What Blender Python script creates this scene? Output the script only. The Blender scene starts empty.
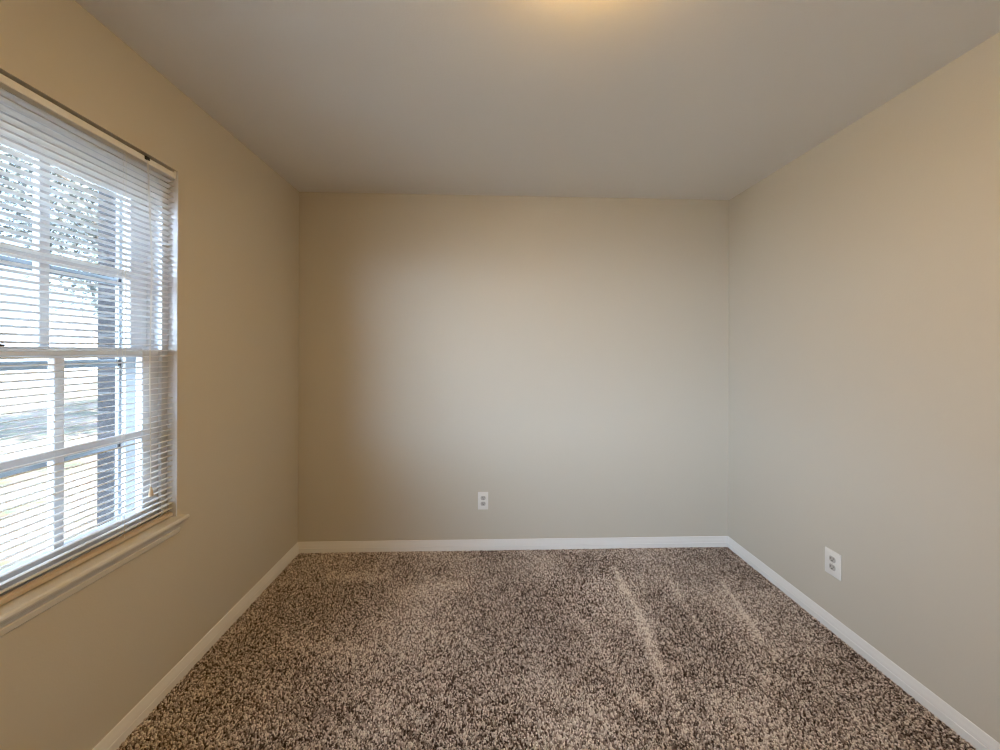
import bpy, bmesh, math, random
import numpy as np
from mathutils import Vector, Matrix

random.seed(7)
RNG = np.random.default_rng(11)
scene = bpy.context.scene
COL = scene.collection

# ------------------------------------------------------------------ camera
F_PX, YAW, ROLL, SHIFT_PX, EYE = 378.0, 0.036, 0.0043, 23.5, 1.3675
fwd = Vector((math.sin(YAW), math.cos(YAW), 0))
rgt = Vector((math.cos(YAW), -math.sin(YAW), 0))
up = Vector((0, 0, 1))
R = rgt * math.cos(ROLL) + up * math.sin(ROLL)
U = -rgt * math.sin(ROLL) + up * math.cos(ROLL)
cam_data = bpy.data.cameras.new('camera')
cam_data.sensor_fit = 'HORIZONTAL'
cam_data.sensor_width = 36.0
cam_data.lens = 36.0 * F_PX / 1000.0
cam_data.shift_y = -SHIFT_PX / 1000.0
cam_data.clip_start = 0.02
cam_data.clip_end = 300
cam = bpy.data.objects.new('camera', cam_data)
COL.objects.link(cam)
m = Matrix.Identity(4)
for i in range(3):
    m[i][0], m[i][1], m[i][2] = R[i], U[i], -fwd[i]
m[0][3], m[1][3], m[2][3] = 0, 0, EYE
cam.matrix_world = m
scene.camera = cam

# ------------------------------------------------------------------ exposure
vs = scene.view_settings
scene.display_settings.display_device = 'sRGB'
vs.view_transform = 'Standard'
vs.look = 'None'
vs.gamma = 1.0
vs.use_curve_mapping = False
vs.exposure = 0.0
try:
    cy = scene.cycles
    cy.use_denoising = True
    cy.max_bounces = 14
    cy.diffuse_bounces = 10
    cy.transparent_max_bounces = 24
    cy.sample_clamp_indirect = 12.0
    cy.filter_width = 1.1
except Exception:
    pass

# ------------------------------------------------------------------ world: bright hazy sky
SKY_STRENGTH = 1.0
world = bpy.data.worlds.new('hazy_sky')
scene.world = world
world.use_nodes = True
wn, wl = world.node_tree.nodes, world.node_tree.links
wn.clear()
w_out = wn.new('ShaderNodeOutputWorld')
w_bg = wn.new('ShaderNodeBackground')
w_tc = wn.new('ShaderNodeTexCoord')
w_sep = wn.new('ShaderNodeSeparateXYZ')
wl.new(w_tc.outputs['Generated'], w_sep.inputs[0])
w_ramp = wn.new('ShaderNodeValToRGB')          # horizon to zenith
w_map = wn.new('ShaderNodeMapRange')
w_map.inputs['From Min'].default_value = -0.1
w_map.inputs['From Max'].default_value = 1.0
wl.new(w_sep.outputs['Z'], w_map.inputs['Value'])
wl.new(w_map.outputs['Result'], w_ramp.inputs['Fac'])
e = w_ramp.color_ramp.elements
e[0].position = 0.0; e[0].color = (0.58, 0.745, 0.97, 1)
e[1].position = 1.0; e[1].color = (0.50, 0.69, 0.97, 1)
w_dot = wn.new('ShaderNodeVectorMath'); w_dot.operation = 'DOT_PRODUCT'
w_nrm = wn.new('ShaderNodeVectorMath'); w_nrm.operation = 'NORMALIZE'
w_fl = wn.new('ShaderNodeVectorMath'); w_fl.operation = 'MULTIPLY'
w_fl.inputs[1].default_value = (1.0, 1.0, 1.4)          # keeps the added glow low and wide
wl.new(w_tc.outputs['Generated'], w_fl.inputs[0])
wl.new(w_fl.outputs[0], w_nrm.inputs[0])
wl.new(w_nrm.outputs[0], w_dot.inputs[0])
GLOW_DIR = Vector((-0.15, -0.97, 0.05)).normalized()   # added sky glow, out of view, lighting the walls through the windows
w_dot.inputs[1].default_value = GLOW_DIR
w_gl = wn.new('ShaderNodeMapRange')
w_gl.inputs['From Min'].default_value = 0.5
w_gl.inputs['From Max'].default_value = 0.98
w_gl.interpolation_type = 'SMOOTHSTEP'
w_gl.inputs['To Min'].default_value = 3.0
w_gl.inputs['To Max'].default_value = 50.0
wl.new(w_dot.outputs['Value'], w_gl.inputs['Value'])
w_mul = wn.new('ShaderNodeMath'); w_mul.operation = 'MULTIPLY'
w_mul.inputs[1].default_value = SKY_STRENGTH
wl.new(w_gl.outputs['Result'], w_mul.inputs[0])
wl.new(w_ramp.outputs['Color'], w_bg.inputs['Color'])
wl.new(w_mul.outputs[0], w_bg.inputs['Strength'])
wl.new(w_bg.outputs[0], w_out.inputs['Surface'])

# sun from behind the house: lights the yard only
sun_d = bpy.data.lights.new('sun', 'SUN')
sun_d.energy = 40.0
sun_d.angle = math.radians(0.6)
sun_d.color = (1.0, 0.95, 0.90)
sun = bpy.data.objects.new('sun', sun_d)
COL.objects.link(sun)
sun.rotation_euler = Vector((-0.45, 0.55, -0.70)).to_track_quat('-Z', 'Y').to_euler()
sun.location = (20, -8, 22)

# window portal (emits nothing, only guides the sampling of the sky)
for py, pw in ((1.06, 1.0), (-0.925, 2.0)):
    por_d = bpy.data.lights.new('window_portal', 'AREA')
    por_d.shape = 'RECTANGLE'
    por_d.size, por_d.size_y = 1.42, pw
    por_d.cycles.is_portal = True
    por = bpy.data.objects.new('window_portal', por_d)
    COL.objects.link(por)
    por.location = (-1.52, py, 1.39)
    por.rotation_euler = Vector((1, 0, 0)).to_track_quat('-Z', 'Z').to_euler()

LAMP_STRENGTH = 88.0
LAMP_COLOR = (1.0, 0.58, 0.13)

# ------------------------------------------------------------------ dimensions (metres)
XL, XR, YB, YF, H = -1.267, 1.704, 2.60, -2.15, 2.44
FLOOR_Z = -0.002
WY0, WY1, WZ0, WZ1 = 0.52, 1.60, 0.685, 2.10       # window opening
VY0, VY1 = -1.95, 0.10                              # added daylight window, out of view behind the camera
GROUND_Z = -0.45

# ------------------------------------------------------------------ materials
def nodes_of(name):
    mt = bpy.data.materials.new(name)
    mt.use_nodes = True
    nt = mt.node_tree
    return mt, nt, nt.nodes['Principled BSDF']

def mat(name, color, rough=0.5, bump=0.0, scale=200.0, vary=0.0, vscale=3.0, metallic=0.0, spec=0.5, detail=2.0):
    mt, nt, b = nodes_of(name)
    b.inputs['Base Color'].default_value = (*color, 1)
    b.inputs['Roughness'].default_value = rough
    b.inputs['Metallic'].default_value = metallic
    b.inputs['Specular IOR Level'].default_value = spec
    tc = nt.nodes.new('ShaderNodeTexCoord')
    if bump:
        n = nt.nodes.new('ShaderNodeTexNoise')
        n.inputs['Scale'].default_value = scale
        n.inputs['Detail'].default_value = detail
        bp = nt.nodes.new('ShaderNodeBump')
        bp.inputs['Strength'].default_value = bump
        bp.inputs['Distance'].default_value = 0.002
        nt.links.new(tc.outputs['Object'], n.inputs['Vector'])
        nt.links.new(n.outputs['Fac'], bp.inputs['Height'])
        nt.links.new(bp.outputs['Normal'], b.inputs['Normal'])
    if vary:
        n2 = nt.nodes.new('ShaderNodeTexNoise')
        n2.inputs['Scale'].default_value = vscale
        n2.inputs['Detail'].default_value = 4
        r = nt.nodes.new('ShaderNodeValToRGB')
        r.color_ramp.elements[0].position = 0.3
        r.color_ramp.elements[1].position = 0.7
        r.color_ramp.elements[0].color = (*[c * (1 - vary) for c in color], 1)
        r.color_ramp.elements[1].color = (*[min(1, c * (1 + vary)) for c in color], 1)
        nt.links.new(tc.outputs['Object'], n2.inputs['Vector'])
        nt.links.new(n2.outputs['Fac'], r.inputs['Fac'])
        nt.links.new(r.outputs['Color'], b.inputs['Base Color'])
    return mt

M = {}
M['wall'] = mat('greige_wall_paint', (0.58, 0.535, 0.452), 0.55, bump=0.12, scale=160, spec=0.35)
M['ceiling'] = mat('ceiling_paint', (0.76, 0.74, 0.71), 0.75, bump=0.18, scale=120, spec=0.25)
M['trim'] = mat('white_trim_paint', (0.80, 0.79, 0.77), 0.35, bump=0.04, scale=60)
M['mould'] = mat('pale_brick_mould_paint', (0.50, 0.51, 0.52), 0.6, bump=0.05, scale=60)
M['vinyl'] = mat('white_window_vinyl', (0.66, 0.67, 0.69), 0.4, bump=0.02, scale=60)
M['slat'] = mat('white_blind_slat', (0.80, 0.80, 0.79), 0.38, bump=0.02, scale=40)
M['beige'] = mat('backlit_bottom_rail', (0.56, 0.47, 0.37), 0.45, bump=0.02, scale=60)  # tan backlit tone of the rail is put into its base colour
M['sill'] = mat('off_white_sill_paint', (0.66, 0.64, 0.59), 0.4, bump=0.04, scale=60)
M['cord'] = mat('white_cord', (0.74, 0.72, 0.66), 0.8, bump=0.3, scale=900)
M['tassel'] = mat('tan_tassel', (0.62, 0.50, 0.34), 0.5, bump=0.1, scale=300)
M['black'] = mat('black_metal', (0.015, 0.015, 0.016), 0.35, bump=0.03, scale=200)
M['alu'] = mat('mill_aluminium_storm', (0.34, 0.37, 0.40), 0.5, bump=0.05, scale=200, metallic=0.3)
M['plate'] = mat('outlet_ivory_white', (0.80, 0.78, 0.74), 0.32, bump=0.02, scale=80)
M['recept'] = mat('outlet_receptacle', (0.50, 0.475, 0.44), 0.35, bump=0.02, scale=80)
M['slot'] = mat('outlet_slot', (0.03, 0.027, 0.025), 0.6, bump=0.02, scale=80)
M['screw'] = mat('screw_metal', (0.72, 0.70, 0.66), 0.3, bump=0.02, scale=200, metallic=0.6)
M['subfloor'] = mat('carpet_backing', (0.13, 0.098, 0.078), 0.95, bump=0.6, scale=300)
M['bark'] = mat('bark', (0.10, 0.085, 0.07), 0.95, bump=0.9, scale=30, vary=0.4, vscale=8)
M['siding'] = mat('pale_siding', (0.44, 0.44, 0.43), 0.7, bump=0.2, scale=30, vary=0.06)
M['shingle'] = mat('grey_shingles', (0.16, 0.155, 0.15), 0.9, bump=0.5, scale=30, vary=0.25, vscale=6)
M['darkglass'] = mat('dark_window_glass', (0.05, 0.06, 0.07), 0.08, bump=0.01, scale=4)
M['asphalt'] = mat('asphalt', (0.085, 0.088, 0.092), 0.9, bump=0.4, scale=80, vary=0.15, vscale=20)
M['concrete'] = mat('pale_concrete', (0.55, 0.54, 0.52), 0.9, bump=0.3, scale=60, vary=0.08, vscale=2)
M['lamp_metal'] = mat('brushed_nickel', (0.55, 0.52, 0.48), 0.35, bump=0.05, scale=300, metallic=0.9)

def leaf_mat(name, a, b):
    mt, nt, p = nodes_of(name)
    p.inputs['Roughness'].default_value = 0.6
    p.inputs['Transmission Weight'].default_value = 0.0
    geo = nt.nodes.new('ShaderNodeNewGeometry')
    r = nt.nodes.new('ShaderNodeValToRGB')
    r.color_ramp.elements[0].color = (*a, 1)
    r.color_ramp.elements[1].color = (*b, 1)
    nt.links.new(geo.outputs['Random Per Island'], r.inputs['Fac'])
    nt.links.new(r.outputs['Color'], p.inputs['Base Color'])
    return mt
M['leaf'] = leaf_mat('grey_green_leaf', (0.08, 0.09, 0.085), (0.19, 0.20, 0.185))
M['leaf_dark'] = leaf_mat('evergreen_leaf', (0.05, 0.075, 0.045), (0.14, 0.17, 0.10))

# brick
def brick_mat():
    mt, nt, p = nodes_of('dark_brick')
    tc = nt.nodes.new('ShaderNodeTexCoord')
    sep = nt.nodes.new('ShaderNodeSeparateXYZ')
    add = nt.nodes.new('ShaderNodeMath'); add.operation = 'ADD'
    com = nt.nodes.new('ShaderNodeCombineXYZ')
    nt.links.new(tc.outputs['Object'], sep.inputs[0])
    nt.links.new(sep.outputs['X'], add.inputs[0]); nt.links.new(sep.outputs['Y'], add.inputs[1])
    nt.links.new(add.outputs[0], com.inputs['X']); nt.links.new(sep.outputs['Z'], com.inputs['Y'])
    br = nt.nodes.new('ShaderNodeTexBrick')
    br.inputs['Color1'].default_value = (0.024, 0.022, 0.023, 1)
    br.inputs['Color2'].default_value = (0.042, 0.037, 0.037, 1)
    br.inputs['Mortar'].default_value = (0.07, 0.068, 0.066, 1)
    br.inputs['Scale'].default_value = 1.0
    br.inputs['Brick Width'].default_value = 0.215
    br.inputs['Row Height'].default_value = 0.075
    br.inputs['Mortar Size'].default_value = 0.005
    nt.links.new(com.outputs[0], br.inputs['Vector'])
    nt.links.new(br.outputs['Color'], p.inputs['Base Color'])
    p.inputs['Roughness'].default_value = 0.9
    bp = nt.nodes.new('ShaderNodeBump'); bp.inputs['Strength'].default_value = 0.4; bp.inputs['Distance'].default_value = 0.004
    bp.invert = True
    nt.links.new(br.outputs['Fac'], bp.inputs['Height'])
    nt.links.new(bp.outputs['Normal'], p.inputs['Normal'])
    return mt
M['brick'] = brick_mat()

# leaf-littered yard
def yard_mat():
    mt, nt, p = nodes_of('leaf_littered_ground')
    tc = nt.nodes.new('ShaderNodeTexCoord')
    v = nt.nodes.new('ShaderNodeTexVoronoi'); v.inputs['Scale'].default_value = 9.0
    n = nt.nodes.new('ShaderNodeTexNoise'); n.inputs['Scale'].default_value = 0.9; n.inputs['Detail'].default_value = 8
    nt.links.new(tc.outputs['Object'], v.inputs['Vector']); nt.links.new(tc.outputs['Object'], n.inputs['Vector'])
    r1 = nt.nodes.new('ShaderNodeValToRGB')
    r1.color_ramp.elements[0].color = (0.075, 0.075, 0.05, 1); r1.color_ramp.elements[0].position = 0.36
    r1.color_ramp.elements[1].color = (0.19, 0.165, 0.135, 1); r1.color_ramp.elements[1].position = 0.58
    nt.links.new(n.outputs['Fac'], r1.inputs['Fac'])
    hs = nt.nodes.new('ShaderNodeMix'); hs.data_type = 'RGBA'; hs.blend_type = 'MULTIPLY'
    hs.inputs['Factor'].default_value = 0.55
    nt.links.new(r1.outputs['Color'], hs.inputs['A']); nt.links.new(v.outputs['Color'], hs.inputs['B'])
    g = nt.nodes.new('ShaderNodeMix'); g.data_type = 'RGBA'; g.blend_type = 'MIX'; g.inputs['Factor'].default_value = 0.5
    nt.links.new(hs.outputs['Result'], g.inputs['A']); nt.links.new(r1.outputs['Color'], g.inputs['B'])
    nt.links.new(g.outputs['Result'], p.inputs['Base Color'])
    p.inputs['Roughness'].default_value = 0.95
    bp = nt.nodes.new('ShaderNodeBump'); bp.inputs['Strength'].default_value = 0.6; bp.inputs['Distance'].default_value = 0.03
    nt.links.new(v.outputs['Distance'], bp.inputs['Height']); nt.links.new(bp.outputs['Normal'], p.inputs['Normal'])
    return mt
M['yard'] = yard_mat()

def glass_mat():
    mt = bpy.data.materials.new('clear_window_glass'); mt.use_nodes = True
    nt = mt.node_tree; nt.nodes.clear()
    o = nt.nodes.new('ShaderNodeOutputMaterial'); mx = nt.nodes.new('ShaderNodeMixShader')
    t = nt.nodes.new('ShaderNodeBsdfTransparent'); t.inputs['Color'].default_value = (0.95, 0.97, 0.97, 1)
    g = nt.nodes.new('ShaderNodeBsdfGlossy'); g.inputs['Roughness'].default_value = 0.02
    lw = nt.nodes.new('ShaderNodeLayerWeight'); lw.inputs['Blend'].default_value = 0.5
    pw = nt.nodes.new('ShaderNodeMath'); pw.operation = 'POWER'; pw.inputs[1].default_value = 5.0
    fr = nt.nodes.new('ShaderNodeMath'); fr.operation = 'MULTIPLY_ADD'
    fr.inputs[1].default_value = 0.9; fr.inputs[2].default_value = 0.02
    nt.links.new(lw.outputs['Facing'], pw.inputs[0]); nt.links.new(pw.outputs[0], fr.inputs[0])
    nt.links.new(fr.outputs[0], mx.inputs['Fac']); nt.links.new(t.outputs[0], mx.inputs[1])
    nt.links.new(g.outputs[0], mx.inputs[2]); nt.links.new(mx.outputs[0], o.inputs['Surface'])
    return mt
M['glass'] = glass_mat()

def lamp_mat():
    mt = bpy.data.materials.new('lit_frosted_glass'); mt.use_nodes = True
    nt = mt.node_tree; p = nt.nodes['Principled BSDF']
    p.inputs['Base Color'].default_value = (0.9, 0.85, 0.75, 1)
    p.inputs['Emission Color'].default_value = (*LAMP_COLOR, 1)
    p.inputs['Emission Strength'].default_value = LAMP_STRENGTH
    return mt
M['lamp'] = lamp_mat()

def carpet_mat():
    mt, nt, p = nodes_of('frieze_carpet_yarn')
    at = nt.nodes.new('ShaderNodeAttribute'); at.attribute_name = 'yarn'
    n = nt.nodes.new('ShaderNodeTexNoise'); n.inputs['Scale'].default_value = 420; n.inputs['Detail'].default_value = 2
    tc = nt.nodes.new('ShaderNodeTexCoord'); nt.links.new(tc.outputs['Object'], n.inputs['Vector'])
    r = nt.nodes.new('ShaderNodeMapRange'); r.inputs['To Min'].default_value = 0.72; r.inputs['To Max'].default_value = 1.28
    nt.links.new(n.outputs['Fac'], r.inputs['Value'])
    mx = nt.nodes.new('ShaderNodeVectorMath'); mx.operation = 'SCALE'
    nt.links.new(at.outputs['Color'], mx.inputs[0]); nt.links.new(r.outputs['Result'], mx.inputs['Scale'])
    nt.links.new(mx.outputs[0], p.inputs['Base Color'])
    p.inputs['Roughness'].default_value = 0.9
    p.inputs['Specular IOR Level'].default_value = 0.15
    p.inputs['Sheen Weight'].default_value = 0.05
    return mt
M['carpet'] = carpet_mat()

# ------------------------------------------------------------------ mesh helpers
class MB:
    def __init__(self):
        self.bm = bmesh.new()
    def box(self, x0, x1, y0, y1, z0, z1, bevel=0.0, seg=2, rot=None, piv=None):
        x0, x1 = min(x0, x1), max(x0, x1); y0, y1 = min(y0, y1), max(y0, y1); z0, z1 = min(z0, z1), max(z0, z1)
        vs_ = [self.bm.verts.new(p) for p in [(x0, y0, z0), (x1, y0, z0), (x1, y1, z0), (x0, y1, z0),
                                             (x0, y0, z1), (x1, y0, z1), (x1, y1, z1), (x0, y1, z1)]]
        fs = [self.bm.faces.new([vs_[i] for i in q]) for q in
              [(0, 3, 2, 1), (4, 5, 6, 7), (0, 1, 5, 4), (1, 2, 6, 5), (2, 3, 7, 6), (3, 0, 4, 7)]]
        if bevel:
            es = list({e_ for f in fs for e_ in f.edges})
            bmesh.ops.bevel(self.bm, geom=es, offset=bevel, segments=seg, affect='EDGES', profile=0.5)
        return self
    def prism(self, prof, axis, a, b):
        """extrude a closed 2-D profile along an axis; profile coords fill the two other axes in order"""
        def mk(t, p):
            c = list(p); c.insert('xyz'.index(axis), t); return self.bm.verts.new(c)
        A = [mk(a, p) for p in prof]; B = [mk(b, p) for p in prof]
        n = len(prof)
        self.bm.faces.new(A); self.bm.faces.new(B[::-1])
        for i in range(n):
            self.bm.faces.new([A[i], B[i], B[(i + 1) % n], A[(i + 1) % n]])
        return self
    def tube(self, pts, rad, n=10):
        rings = []
        for i, p in enumerate(pts):
            p = Vector(p)
            d = (Vector(pts[min(i + 1, len(pts) - 1)]) - Vector(pts[max(i - 1, 0)])).normalized()
            a = d.orthogonal().normalized()
            if i and abs(d.z) > 0.5:
                a = Vector((1, 0, 0)).cross(d).normalized()
            elif abs(d.z) > 0.5:
                a = Vector((1, 0, 0)).cross(d).normalized()
            b = d.cross(a)
            r = rad[i] if isinstance(rad, (list, tuple)) else rad
            rings.append([self.bm.verts.new(p + a * r * math.cos(2 * math.pi * k / n) + b * r * math.sin(2 * math.pi * k / n)) for k in range(n)])
        for s, t in zip(rings, rings[1:]):
            for k in range(n):
                self.bm.faces.new([s[k], s[(k + 1) % n], t[(k + 1) % n], t[k]])
        self.bm.faces.new(rings[0][::-1]); self.bm.faces.new(rings[-1])
        return self
    def lathe(self, prof, c, n=32):
        """profile (r, z) around the z axis at c"""
        rings = []
        for r, z in prof:
            rings.append([self.bm.verts.new((c[0] + r * math.cos(2 * math.pi * k / n), c[1] + r * math.sin(2 * math.pi * k / n), c[2] + z)) for k in range(n)])
        for s, t in zip(rings, rings[1:]):
            for k in range(n):
                self.bm.faces.new([s[k], s[(k + 1) % n], t[(k + 1) % n], t[k]])
        self.bm.faces.new(rings[0][::-1]); self.bm.faces.new(rings[-1])
        return self
    def build(self, name, material, parent=None, smooth=False):
        bmesh.ops.recalc_face_normals(self.bm, faces=self.bm.faces)
        me = bpy.data.meshes.new(name)
        self.bm.to_mesh(me); self.bm.free()
        me.materials.append(material)
        if smooth:
            for p in me.polygons: p.use_smooth = True
            try: me.set_sharp_from_angle(angle=math.radians(40))
            except Exception: pass
        o = bpy.data.objects.new(name, me); COL.objects.link(o)
        if parent is not None:
            o.parent = parent
            o.matrix_parent_inverse = Matrix.Translation(-Vector(parent.location)) if parent.type == 'EMPTY' else Matrix.Identity(4)
        return o

def tag(o, label=None, cat=None, group=None, kind=None):
    if label: o['label'] = label
    if cat: o['category'] = cat
    if group: o['group'] = group
    if kind: o['kind'] = kind
    return o

def structure(o, label=None, cat=None):
    o['kind'] = 'structure'
    return tag(o, label, cat)

def empty(name, loc):
    o = bpy.data.objects.new(name, None)
    o.empty_display_size = 0.1
    o.location = loc
    COL.objects.link(o)
    return o

# ------------------------------------------------------------------ room shell
T = 0.10
structure(MB().box(XL, XR, YF, YB, FLOOR_Z - 0.12, FLOOR_Z).build('floor', M['subfloor']),
          'brown carpeted bedroom floor', 'floor')
structure(MB().box(XL - 0.24, XR + T, YF - T, YB + T, H, H + 0.12).build('ceiling', M['ceiling']),
          'smooth pale grey painted ceiling', 'ceiling')
structure(MB().box(XL - 0.24, XR + T, YB, YB + T, FLOOR_Z - 0.12, H).build('wall_back', M['wall']),
          'greige far wall with a single outlet low in the middle', 'wall')
structure(MB().box(XR, XR + T, YF, YB, FLOOR_Z - 0.12, H).build('wall_right', M['wall']),
          'plain greige wall on the right with an outlet', 'wall')
structure(MB().box(XL - 0.24, XR + T, YF - T, YF, FLOOR_Z - 0.12, H).build('wall_front', M['wall']),
          'plain greige wall behind the camera', 'wall')
WX = XL - 0.125
wl_ = MB()
wl_.box(WX, XL, YF, VY0, FLOOR_Z - 0.12, H).box(WX, XL, VY1, WY0, FLOOR_Z - 0.12, H)
wl_.box(WX, XL, VY0, VY1, FLOOR_Z - 0.12, WZ0 - 0.022).box(WX, XL, VY0, VY1, WZ1, H)
wl_.box(WX, XL, WY1, YB, FLOOR_Z - 0.12, H)
wl_.box(WX, XL, WY0, WY1, FLOOR_Z - 0.12, WZ0 - 0.022).box(WX, XL, WY0, WY1, WZ1, H)
structure(wl_.build('wall_left', M['wall']), 'tan lit wall on the left around the window', 'wall')
# brick veneer outside
BX0, BX1 = XL - 0.238, XL - 0.130
by0, by1, bz0, bz1 = 0.60, 1.52, 0.66, 2.06
wb = MB()
wb.box(BX0, BX1, YF - T, VY0 + 0.03, GROUND_Z - 0.1, H).box(BX0, BX1, VY1 - 0.03, by0, GROUND_Z - 0.1, H)
wb.box(BX0, BX1, VY0 + 0.03, VY1 - 0.03, GROUND_Z - 0.1, bz0).box(BX0, BX1, VY0 + 0.03, VY1 - 0.03, bz1, H)
wb.box(BX0, BX1, by1, YB + T, GROUND_Z - 0.1, H)
wb.box(BX0, BX1, by0, by1, GROUND_Z - 0.1, bz0).box(BX0, BX1, by0, by1, bz1, H)
structure(wb.build('wall_outside', M['brick']), 'dark brick outer face of the wall around the window', 'wall')

# baseboards: flat face below, sloping cap above
def base_profile(sign, x0):
    p = [(0, FLOOR_Z), (0.0130, FLOOR_Z), (0.0130, 0.034), (0.0125, 0.0365), (0.0105, 0.038), (0.0105, 0.041),
         (0.0090, 0.050), (0.0065, 0.060), (0.0045, 0.070), (0.0032, 0.0755), (0.0015, 0.077), (0, 0.077)]
    return [(x0 + sign * a, z) for a, z in p]
structure(MB().prism(base_profile(-1, YB), 'x', XL, XR).build('baseboard_back', M['trim']),
          'white baseboard along the far wall', 'baseboard')
structure(MB().prism(base_profile(1, XL), 'y', YF, YB).build('baseboard_left', M['trim']),
          'white baseboard under the window wall', 'baseboard')
structure(MB().prism(base_profile(-1, XR), 'y', YF, YB).build('baseboard_right', M['trim']),
          'white baseboard along the right wall', 'baseboard')
structure(MB().prism(base_profile(1, YF), 'x', XL, XR).build('baseboard_front', M['trim']),
          'white baseboard behind the camera', 'baseboard')

# ------------------------------------------------------------------ window
win = structure(empty('window_1', (XL - 0.06, (WY0 + WY1) / 2, WZ0)),
                'white double-hung six-over-six window behind the blind', 'window')
YC = (WY0 + WY1) / 2
fx0, fx1 = XL - 0.150, XL - 0.038              # jamb depth
fr = MB()
fr.box(fx0, fx1, WY0, WY0 + 0.018, WZ0, WZ1).box(fx0, fx1, WY1 - 0.018, WY1, WZ0, WZ1)
fr.box(fx0, fx1, WY0, WY1, WZ1 - 0.055, WZ1).box(fx0, fx1 - 0.02, WY0, WY1, WZ0 - 0.02, WZ0 + 0.012)
for s in (0, 1):                               # inner stops and parting beads
    ya = WY0 + 0.018 if s == 0 else WY1 - 0.018
    d = 0.014 if s == 0 else -0.014
    fr.box(fx1 - 0.012, fx1, ya, ya + d, WZ0, WZ1 - 0.055)
    fr.box(XL - 0.096, XL - 0.082, ya, ya + d, WZ0, WZ1 - 0.055)
for ya, yb in ((WY0, WY0 + 0.003), (WY1 - 0.003, WY1)):      # painted jamb liners
    fr.box(fx1, XL - 0.001, ya, yb, WZ0, WZ1)
fr.build('window_frame', M['vinyl'], win)

# exterior brick mould
em = MB()
em.box(XL - 0.165, XL - 0.129, by1 - 0.003, WY1 - 0.018, bz0, bz1).box(XL - 0.165, XL - 0.129, WY0 + 0.018, by0 + 0.003, bz0, bz1)
em.box(XL - 0.165, XL - 0.129, by0, by1, bz1 - 0.04, bz1 + 0.01)
emo = em.build('brick_mould', M['mould'], win)
emo['label'] = 'pale outer brick mould'

GY0, GY1 = 0.62, 1.50                          # glass edges
MUN = [YC - 0.160, YC + 0.160]
def sash(name, x0, x1, z0, z1, rail_b, rail_t, zm):
    s = MB()
    b = 0.003
    s.box(x0, x1, WY0 + 0.02, GY0, z0, z1, b, 1).box(x0, x1, GY1, WY1 - 0.02, z0, z1, b, 1)
    s.box(x0, x1, GY0, GY1, z0, z0 + rail_b, b, 1).box(x0, x1, GY0, GY1, z1 - rail_t, z1, b, 1)
    for y in MUN:
        s.box(x0 + 0.004, x1 - 0.002, y - 0.0145, y + 0.0145, z0 + rail_b, z1 - rail_t, 0.002, 1)
    s.box(x0 + 0.005, x1 - 0.003, GY0, GY1, zm - 0.0145, zm + 0.0145, 0.002, 1)
    o = s.build(name, M['vinyl'], win)
    xm = (x0 + x1) / 2
    g = MB().box(xm - 0.0015, xm + 0.0015, GY0, GY1, z0 + rail_b, z1 - rail_t).build('glass_pane', M['glass'])
    g.parent = o
    return o
lower = sash('lower_sash', XL - 0.080, XL - 0.052, WZ0 + 0.014, 1.376, 0.055, 0.030, 1.043)
upper = sash('upper_sash', XL - 0.126, XL - 0.098, 1.343, WZ1 - 0.057, 0.032, 0.090, 1.656)
lk = MB()
lk.box(XL - 0.078, XL - 0.056, YC - 0.03, YC + 0.03, 1.376, 1.382, 0.002, 1)
lk.lathe([(0.002, 0), (0.012, 0), (0.012, 0.006), (0.004, 0.009)], (XL - 0.067, YC, 1.382), 20)
lk.tube([(XL - 0.067, YC, 1.388), (XL - 0.060, YC + 0.018, 1.389), (XL - 0.057, YC + 0.030, 1.387)], [0.005, 0.004, 0.003], 8)
lock = lk.build('sash_lock', M['black'], smooth=True)
lock.parent = lower
lock['label'] = 'black sash lock'
# aluminium storm window outside
st = MB()
sx0, sx1 = XL - 0.160, XL - 0.148
st.box(sx0, sx1, GY0 - 0.05, GY0 - 0.007, WZ0, 2.05).box(sx0, sx1, GY1 + 0.007, GY1 + 0.05, WZ0, 2.05)
for z in (0.70, 1.005, 1.318, 1.628, 2.04):
    st.box(sx0, sx1, GY0 - 0.05, GY1 + 0.05, z - 0.014, z + 0.014, 0.003, 1)
stw = st.build('storm_window', M['alu'], win)
stw['label'] = 'dark aluminium storm window frame'
# sill (stool) and apron inside
SILL = [(XL - 0.055, WZ0 - 0.022), (XL - 0.055, WZ0), (XL + 0.028, WZ0), (XL + 0.033, WZ0 - 0.004), (XL + 0.034, WZ0 - 0.011),
        (XL + 0.031, WZ0 - 0.018), (XL + 0.024, WZ0 - 0.022)]
sl = MB()
sl.prism([(x, z) for x, z in SILL], 'y', WY0, WY1)
horn = [(XL + 0.0005, WZ0 - 0.022), (XL + 0.0005, WZ0)] + SILL[2:]
sl.prism(horn, 'y', WY1, WY1 + 0.022).prism(horn, 'y', WY0 - 0.022, WY0)
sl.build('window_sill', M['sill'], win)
ap = [(XL + 0.0005, 0.617), (XL + 0.0045, 0.617), (XL + 0.008, 0.621), (XL + 0.010, 0.632), (XL + 0.0105, 0.637),
      (XL + 0.0075, 0.640), (XL + 0.0085, 0.648), (XL + 0.012, 0.655), (XL + 0.017, 0.6595), (XL + 0.018, 0.6628), (XL + 0.0005, 0.6628)]
MB().prism(ap, 'y', WY0 - 0.004, WY1 + 0.004).build('apron_moulding', M['sill'], win)

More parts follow.
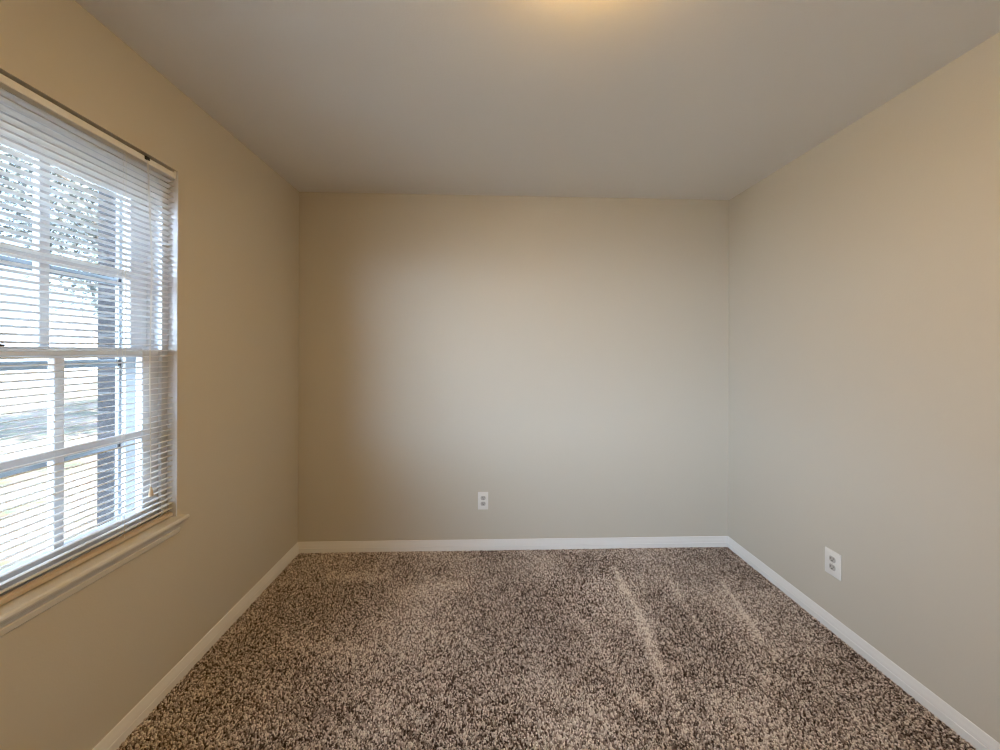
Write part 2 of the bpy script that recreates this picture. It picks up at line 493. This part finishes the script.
# added window, out of view, to bring daylight onto the back and right walls
fill_win = structure(empty('fill_window', (XL - 0.06, (VY0 + VY1) / 2, WZ0)), 'white window without a blind, added behind the camera for daylight', 'window')
f2 = MB()
f2.box(fx0, fx1, VY0, VY0 + 0.018, WZ0, WZ1).box(fx0, fx1, VY1 - 0.018, VY1, WZ0, WZ1)
f2.box(fx0, fx1, VY0, VY1, WZ1 - 0.055, WZ1).box(fx0, fx1 - 0.02, VY0, VY1, WZ0 - 0.02, WZ0 + 0.012)
f2.build('window_frame', M['vinyl'], fill_win)
for z0_, z1_, xa in ((WZ0 + 0.014, 1.376, 0.092), (1.343, WZ1 - 0.057, 0.126)):
    s2 = MB()
    s2.box(XL - xa, XL - xa + 0.028, VY0 + 0.02, VY0 + 0.06, z0_, z1_, 0.003, 1).box(XL - xa, XL - xa + 0.028, VY1 - 0.06, VY1 - 0.02, z0_, z1_, 0.003, 1)
    s2.box(XL - xa, XL - xa + 0.028, VY0 + 0.06, VY1 - 0.06, z0_, z0_ + 0.04, 0.003, 1).box(XL - xa, XL - xa + 0.028, VY0 + 0.06, VY1 - 0.06, z1_ - 0.04, z1_, 0.003, 1)
    so2 = s2.build('lower_sash' if xa < 0.1 else 'upper_sash', M['vinyl'], fill_win)
    g2 = MB().box(XL - xa + 0.012, XL - xa + 0.015, VY0 + 0.06, VY1 - 0.06, z0_ + 0.04, z1_ - 0.04).build('glass_pane', M['glass'])
    g2.parent = so2
MB().box(XL - 0.055, XL + 0.03, VY0, VY1, WZ0 - 0.022, WZ0).build('window_sill', M['trim'], fill_win)

# ------------------------------------------------------------------ blind
bxc = XL - 0.024                                # slat centre line
blind = tag(empty('window_blind', (bxc, YC, WZ1 - 0.012)),
            'white horizontal mini blind with open slats hanging in the window', 'window blind')
BY0, BY1 = WY0 + 0.006, WY1 - 0.006
hz0, hz1 = 2.070, 2.092
hr = MB()
prof = [(bxc - 0.0135, hz0), (bxc - 0.0135, hz1), (bxc - 0.0115, hz1), (bxc - 0.0115, hz1 - 0.001), (bxc + 0.0115, hz1 - 0.001),
        (bxc + 0.0115, hz1), (bxc + 0.0135, hz1), (bxc + 0.0145, hz1 - 0.004), (bxc + 0.0145, hz0 + 0.003), (bxc + 0.0125, hz0)]
hr.prism(prof, 'y', BY0, BY1)
head = hr.build('headrail', M['slat'], blind)
for s in (0, 1):
    br_ = MB()
    ya, yb = (WY0 + 0.0035, BY0 + 0.006) if s == 0 else (BY1 - 0.006, WY1 - 0.0035)
    br_.box(bxc - 0.0165, bxc + 0.0165, ya, yb, hz0 - 0.003, WZ1 - 0.0005, 0.001, 1)
    br_.build('mounting_bracket', M['slat'], blind)
PITCH, SW, TILT = 0.0215, 0.025, math.radians(10)
sm = MB()
nslat = 0
z = hz0 - 0.017
while z > 0.7125:
    n = 6
    top, bot = [], []
    for i in range(n + 1):
        t = -1 + 2 * i / n
        lx, lz = t * SW / 2, 0.003 * (1 - t * t)
        X = bxc + lx * math.cos(TILT) - lz * math.sin(TILT)
        Z = z + lx * math.sin(TILT) + lz * math.cos(TILT)
        top.append((X, Z + 0.0002)); bot.append((X, Z - 0.0002))
    jz = random.uniform(-0.0006, 0.0006)
    sm.prism([(x, zz + jz) for x, zz in top + bot[::-1]], 'y', BY0, BY1)
    z -= PITCH
    nslat += 1
sm.build('slats', M['slat'], blind, smooth=True)
bz = 0.698
rail = [(bxc - 0.012, bz - 0.008), (bxc - 0.013, bz), (bxc - 0.011, bz + 0.006), (bxc, bz + 0.009), (bxc + 0.011, bz + 0.006),
        (bxc + 0.013, bz), (bxc + 0.012, bz - 0.008)]
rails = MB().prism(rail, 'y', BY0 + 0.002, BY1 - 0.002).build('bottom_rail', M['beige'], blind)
rails['label'] = 'bottom rail with a backlit tan tone in its colour'
for y in (1.385, 2 * YC - 1.385):
    ld = MB()
    for dx in (-0.0135, 0.0135):
        ld.tube([(bxc + dx, y, hz0), (bxc + dx, y, 1.4), (bxc + dx, y, bz + 0.004)], 0.0007, 6)
    ld.tube([(bxc, y + 0.004, hz0), (bxc, y + 0.004, bz + 0.008)], 0.0007, 6)
    ld.build('ladder_cord', M['cord'], blind)
    bt = MB().lathe([(0.001, -0.0045), (0.0055, -0.004), (0.006, 0.0), (0.002, 0.001)], (bxc + 0.004, y, bz - 0.0065), 16)
    bb = bt.build('cord_button', M['slat'], smooth=True); bb.parent = rails
cl = MB().box(bxc + 0.010, bxc + 0.019, 1.456, 1.474, hz1 - 0.012, hz1 + 0.001, 0.001, 1)
clo = cl.build('cord_lock', M['black']); clo.parent = head
clo['label'] = 'black cord lock'
cx = bxc + 0.0185
lc = MB()
for k in (-1, 1):
    lc.tube([(cx, 1.465 + k * 0.002, hz1 - 0.012), (cx, 1.484 + k * 0.002, 1.7), (cx, 1.477 + k * 0.0015, 1.3),
             (cx, 1.484 + k * 0.0008, 0.845)], 0.0009, 6)
cordo = lc.build('pull_cord', M['cord'], blind)
ts = MB().lathe([(0.0012, 0.018), (0.003, 0.017), (0.0045, 0.010), (0.0068, -0.004), (0.0078, -0.014), (0.007, -0.018), (0.002, -0.019)],
                (cx, 1.484, 0.829), 18)
tso = ts.build('tassel', M['tassel'], smooth=True); tso.parent = cordo
tso['label'] = 'tan cord tassel'

# ------------------------------------------------------------------ wall outlets (built facing -y at the origin of their empty)
def outlet_parts(root, w, h):
    def part(mb, name, material, parent=None, smooth=False):
        o = mb.build(name, material, smooth=smooth); o.parent = parent or root; return o
    pl = MB().box(-w / 2, w / 2, -0.0055, 0, -h / 2, h / 2, 0.0025, 3)
    plate = part(pl, 'cover_plate', M['plate'], smooth=True)
    for s in (-1, 1):
        zc = s * 0.0195
        rc = MB()
        pts = []
        for k in range(32):                      # rounded shape with flat top and bottom
            a = 2 * math.pi * k / 32
            pts.append((0.0172 * math.cos(a), zc + max(-0.0135, min(0.0135, 0.0172 * math.sin(a)))))
        v0 = [rc.bm.verts.new((x, -0.0052, z_)) for x, z_ in pts]
        v1 = [rc.bm.verts.new((x, -0.0068, z_)) for x, z_ in pts]
        v2 = [rc.bm.verts.new((x * 0.93, -0.0074, zc + (z_ - zc) * 0.93)) for x, z_ in pts]
        for A, B in ((v0, v1), (v1, v2)):
            for k in range(32):
                rc.bm.faces.new([A[k], A[(k + 1) % 32], B[(k + 1) % 32], B[k]])
        rc.bm.faces.new(v2); rc.bm.faces.new(v0[::-1])
        bmesh.ops.remove_doubles(rc.bm, verts=rc.bm.verts, dist=1e-6)
        ro = part(rc, 'receptacle', M['recept'])
        ro['label'] = 'grey slotted receptacle'
        sl_ = MB()
        sl_.box(-0.0078, -0.0052, -0.0077, -0.0066, zc - 0.001, zc + 0.0085)
        sl_.box(0.0052, 0.0076, -0.0077, -0.0066, zc + 0.0005, zc + 0.0075)
        sl_.prism([(0.0034 * math.cos(a), zc - 0.0068 + 0.0034 * max(-0.7, math.sin(a))) for a in [2 * math.pi * k / 14 for k in range(14)]], 'y', -0.0077, -0.0066)
        so = part(sl_, 'slots', M['slot'], ro)
    sc = MB()
    sc.prism([(0.0032 * math.cos(a), 0.0032 * math.sin(a)) for a in [2 * math.pi * k / 16 for k in range(16)]], 'y', -0.0066, -0.005)
    part(sc, 'screw', M['screw'], smooth=False)

o1 = tag(empty('wall_outlet', (-0.018, YB, 0.343)), 'white duplex outlet low on the far back wall, above its baseboard', 'outlet',
         'duplex wall outlets')
outlet_parts(o1, 0.070, 0.121)
o2 = empty('wall_outlet', (0, 0, 0))
outlet_parts(o2, 0.086, 0.124)                   # wide cover plate
o2.location = (XR, 1.792, 0.337)
o2.rotation_euler = (0, 0, -math.pi / 2)
tag(o2, 'white duplex outlet low on the right wall, the larger nearer one', 'outlet', 'duplex wall outlets')

# ------------------------------------------------------------------ ceiling lamp (just above the frame, lights the room)
LX, LY = 0.27, 0.86
lamp = tag(empty('ceiling_light', (LX, LY, H)), 'lit flush-mount ceiling light with a frosted dome', 'ceiling light')
MB().lathe([(0.155, 0.0), (0.158, -0.006), (0.156, -0.018), (0.150, -0.022), (0.02, -0.022)], (LX, LY, H), 48).build('ceiling_pan', M['lamp_metal'], lamp, True)
dome = [(0.146, -0.020)] + [(0.146 * math.cos(a), -0.022 - 0.054 * math.sin(a)) for a in [math.pi / 2 * k / 12 for k in range(1, 12)]] + [(0.004, -0.076)]
MB().lathe(dome, (LX, LY, H), 48).build('glass_dome', M['lamp'], lamp, True)
MB().lathe([(0.004, -0.074), (0.010, -0.077), (0.011, -0.083), (0.006, -0.090), (0.001, -0.092)], (LX, LY, H), 20).build('finial', M['lamp_metal'], lamp, True)

# ------------------------------------------------------------------ carpet pile
def carpet():
    def grid(y0, y1, sp):
        xs = np.arange(XL + 0.014, XR - 0.014, sp); ys = np.arange(y0, y1, sp * 0.87)
        gx, gy = np.meshgrid(xs, ys)
        gx = gx + (np.arange(len(ys)) % 2)[:, None] * sp * 0.5
        gx = gx + RNG.uniform(-0.45, 0.45, gx.shape) * sp; gy = gy + RNG.uniform(-0.45, 0.45, gy.shape) * sp
        return gx.ravel(), gy.ravel()
    ax, ay = grid(0.85, YB - 0.012, 0.0057)
    mx_, my_ = grid(-0.25, 0.85, 0.0080)
    bx, by = grid(YF + 0.02, -0.25, 0.014)
    x = np.concatenate([ax, mx_, bx]); y = np.concatenate([ay, my_, by])
    big = np.concatenate([np.ones(len(ax)), np.full(len(mx_), 1.4), np.full(len(bx), 2.45)])
    x = np.clip(x, XL + 0.016, XR - 0.016); y = np.clip(y, YF + 0.02, YB - 0.016)
    N = len(x)
    # smooth value noise
    def vnoise(px, py, cell, seed):
        r = np.random.default_rng(seed); G = r.random((256, 256))
        u, v = px / cell + 50, py / cell + 50
        i, j = np.floor(u).astype(int), np.floor(v).astype(int); fu, fv = u - i, v - j
        fu, fv = fu * fu * (3 - 2 * fu), fv * fv * (3 - 2 * fv)
        g = lambda a, b: G[a % 256, b % 256]
        return (g(i, j) * (1 - fu) + g(i + 1, j) * fu) * (1 - fv) + (g(i, j + 1) * (1 - fu) + g(i + 1, j + 1) * fu) * fv
    blot = 0.55 * vnoise(x, y, 0.34, 1) + 0.3 * vnoise(x, y, 0.13, 2) + 0.15 * vnoise(x, y, 0.05, 3)   # flattened / brushed patches
    # vacuum tracks: where the pile was brushed up
    track = np.zeros(N)
    for (x0, y0, x1, y1, w, s) in STREAKS:
        dx, dy = x1 - x0, y1 - y0; L = math.hypot(dx, dy)
        t = np.clip(((x - x0) * dx + (y - y0) * dy) / L ** 2, 0, 1)
        d = np.hypot(x - x0 - t * dx, y - y0 - t * dy)
        ww = w * (0.7 + 0.6 * vnoise(x, y, 0.06, 5))
        track = np.maximum(track, s * np.exp(-(d / ww) ** 2))
    lift = np.clip((blot - 0.5) * 2.2, -0.6, 0.6) + track
    # yarn shades: small clusters of light and dark strands
    c = 0.22 * vnoise(x, y, 0.008, 7) + 0.78 * RNG.random(N)
    q = np.argsort(np.argsort(c)) / N + np.clip(blot - 0.5, -0.25, 0.25) * 0.50 + track * 0.38
    pal = np.array([[0.032, 0.019, 0.014], [0.105, 0.070, 0.055], [0.33, 0.262, 0.224], [0.64, 0.550, 0.485], [0.90, 0.825, 0.755]])
    qs = np.clip(q, 0, 0.999) ** 0.80 * 4
    k = np.minimum(qs.astype(int), 3); fr_ = (qs - k)[:, None]
    colr = pal[k] * (1 - fr_) + pal[k + 1] * fr_
    h = (0.0088 + 0.0024 * RNG.random(N) + 0.0012 * lift)
    ang = RNG.uniform(0, 2 * math.pi, N); lean = RNG.uniform(0.001, 0.007, N) * (1 - 0.4 * np.clip(lift, 0, 1))
    lx, ly = np.cos(ang) * lean, np.sin(ang) * lean
    rr = big * (0.0028 + 0.0008 * RNG.random(N))
    tw = RNG.uniform(0, 2 * math.pi, N)
    S = 4
    levels = [(0.0, 0.0, 0.85), (0.5, 0.35, 1.1), (0.88, 0.85, 0.95), (1.0, 1.0, 0.45)]
    nl = len(levels)
    V = np.zeros((N, nl * S, 3), np.float32)
    for li, (hz, ln, rs) in enumerate(levels):
        for s in range(S):
            a = tw + 2 * math.pi * s / S + li * 0.5
            V[:, li * S + s, 0] = np.clip(x + lx * ln + rr * rs * np.cos(a), XL + 0.0125, XR - 0.0125)
            V[:, li * S + s, 1] = np.minimum(y + ly * ln + rr * rs * np.sin(a), YB - 0.0125)
            V[:, li * S + s, 2] = FLOOR_Z + h * hz + 0.0003
    quads = []
    for li in range(nl - 1):
        for s in range(S):
            quads.append([li * S + s, li * S + (s + 1) % S, (li + 1) * S + (s + 1) % S, (li + 1) * S + s])
    t0 = (nl - 1) * S
    quads.append([t0, t0 + 1, t0 + 2, t0 + 3])
    Q = np.array(quads, np.int32)
    F = (Q[None] + (np.arange(N, dtype=np.int32) * nl * S)[:, None, None]).reshape(-1)
    me = bpy.data.meshes.new('carpet_pile')
    nf = N * len(quads)
    me.vertices.add(N * nl * S); me.vertices.foreach_set('co', V.ravel())
    me.loops.add(nf * 4); me.loops.foreach_set('vertex_index', F)
    me.polygons.add(nf); me.polygons.foreach_set('loop_start', np.arange(nf, dtype=np.int32) * 4)
    try: me.polygons.foreach_set('loop_total', np.full(nf, 4, np.int32))
    except Exception: pass
    me.polygons.foreach_set('use_smooth', np.ones(nf, bool))
    me.update(calc_edges=True)
    at = me.attributes.new('yarn', 'FLOAT_COLOR', 'POINT')
    cc = np.ones((N, nl * S, 4), np.float32); cc[:, :, :3] = colr[:, None, :]
    at.data.foreach_set('color', cc.ravel())
    me.materials.append(M['carpet'])
    o = bpy.data.objects.new('carpet_pile', me); COL.objects.link(o)
    return tag(o, 'brown and beige flecked frieze carpet pile covering the whole floor', 'carpet', kind='stuff')
STREAKS = [(0.81, 2.36, 0.80, 1.95, 0.020, 0.9), (0.80, 1.95, 0.745, 1.60, 0.028, 1.0), (0.745, 1.60, 0.725, 1.33, 0.024, 0.6),
           (1.10, 2.24, 1.05, 1.75, 0.020, 0.6), (1.40, 2.18, 1.31, 1.75, 0.014, 0.9), (0.45, 2.0, 0.62, 1.4, 0.024, 0.3),
           (-0.95, 2.32, -0.60, 2.30, 0.045, 0.5), (-0.90, 1.80, -0.55, 1.72, 0.05, 0.5), (-0.5, 2.15, -0.15, 2.2, 0.04, 0.35)]
carpet()

# ------------------------------------------------------------------ outside
structure(MB().box(-70, XL - 0.10, -25, 75, GROUND_Z - 0.3, GROUND_Z).build('ground', M['yard']),
          'leaf-littered yard outside the window', 'ground')
structure(MB().box(-27, -22.5, -25, 75, GROUND_Z, GROUND_Z + 0.03).build('road', M['asphalt']),
          'grey road beyond the yard', 'road')

structure(MB().box(-13, XL - 0.26, -18, -0.4, GROUND_Z, GROUND_Z + 0.02).build('bounce_slab', M['concrete']),  # added unseen paving, bounces sunlight up onto the walls and ceiling
          'pale concrete slab added out of view to bounce sunlight indoors', 'bounce_slab')

def tree(loc, height, crown_r, crown_h, nleaf, leafsize, label, leafm, seed):
    rnd = random.Random(seed)
    root = tag(empty('tree', loc), label, 'tree', 'trees in the yard')
    x, y, z0 = loc
    tr = MB()
    top = height - crown_h * 0.25
    pts = [(x + 0.05 * math.sin(k * 1.3), y + 0.05 * math.cos(k * 0.9), z0 + (top - 0) * k / 6) for k in range(7)]
    r0 = height * 0.018
    tr.tube(pts, [r0 * (1.35 if k == 0 else 1 - 0.13 * k) for k in range(7)], 10)
    zc = height - crown_h / 2
    ends = []
    for k in range(14):
        a = rnd.uniform(0, 6.28); zz = rnd.uniform(0.45, 0.9) * top
        L = crown_r * rnd.uniform(0.5, 0.9)
        p0 = Vector((x, y, z0 + zz)); p1 = p0 + Vector((math.cos(a) * L * 0.5, math.sin(a) * L * 0.5, L * 0.3)); p2 = p0 + Vector((math.cos(a) * L, math.sin(a) * L, L * 0.45))
        tr.tube([p0, p1, p2], [r0 * 0.4, r0 * 0.25, r0 * 0.1], 6)
    tr.build('trunk', M['bark'], root, True)
    # clumped leaves
    clumps = []
    for k in range(42):
        while True:
            v = Vector((rnd.uniform(-1, 1), rnd.uniform(-1, 1), rnd.uniform(-1, 1)))
            if 0.15 < v.length < 1: break
        clumps.append(Vector((x + v.x * crown_r, y + v.y * crown_r, z0 + zc + v.z * crown_h / 2)))
    verts, faces = [], []
    for k in range(nleaf):
        c = rnd.choice(clumps)
        p = c + Vector((rnd.gauss(0, 1), rnd.gauss(0, 1), rnd.gauss(0, 0.8))) * crown_r * 0.17
        a = Vector((rnd.uniform(-1, 1), rnd.uniform(-1, 1), rnd.uniform(-0.7, 0.4))).normalized()
        b = a.orthogonal().normalized(); b = Matrix.Rotation(rnd.uniform(0, 6.28), 3, a) @ b
        nrm = a.cross(b)
        L = leafsize * rnd.uniform(0.7, 1.3); W = L * 0.3
        i = len(verts)
        verts += [p, p + a * L * 0.5 + b * W + nrm * L * 0.08, p + a * L, p + a * L * 0.5 - b * W + nrm * L * 0.08]
        faces += [(i, i + 1, i + 2), (i, i + 2, i + 3)]
    me = bpy.data.meshes.new('foliage'); me.from_pydata([tuple(v) for v in verts], [], faces); me.materials.append(leafm)
    o = bpy.data.objects.new('foliage', me); COL.objects.link(o); o.parent = root
    o.matrix_parent_inverse = Matrix.Translation(-Vector(loc))
    return root
tree((-9.0, 9.6, GROUND_Z), 6.8, 2.0, 3.8, 8500, 0.115, 'leafy grey tree in the yard, seen through the upper window panes', M['leaf'], 3)
tree((-6.9, 4.2, GROUND_Z), 8.6, 2.2, 4.2, 8500, 0.14, 'broad tree shading the yard, left of the leafy grey one', M['leaf'], 5)
tree((-14.5, 18.5, GROUND_Z), 8.0, 2.4, 5.6, 6000, 0.18, 'dark evergreen tree standing right of the leafy tree', M['leaf_dark'], 8)

house = tag(empty('house', (-36, 42, GROUND_Z)), 'pale grey house across the road beyond the yard', 'house')
hx0, hx1, hy0, hy1, hh = -41, -33, 33.3, 45, 2.9
MB().box(hx0, hx1, hy0, hy1, GROUND_Z, GROUND_Z + hh).build('siding_wall', M['siding'], house)
MB().prism([(hx0 - 0.5, GROUND_Z + hh), ((hx0 + hx1) / 2, GROUND_Z + hh + 2.1), (hx1 + 0.5, GROUND_Z + hh)], 'y', hy0 - 0.4, hy1 + 0.4).build('gable_roof', M['shingle'], house)
for yy in (34.6, 38.0, 41.5):
    wf = MB().box(hx1, hx1 + 0.06, yy, yy + 1.2, GROUND_Z + 1.0, GROUND_Z + 2.3, 0.02, 1).build('house_window', M['trim'], house)
    pn = MB().box(hx1 + 0.05, hx1 + 0.07, yy + 0.1, yy + 1.1, GROUND_Z + 1.1, GROUND_Z + 2.2).build('pane', M['darkglass'])
    pn.parent = wf
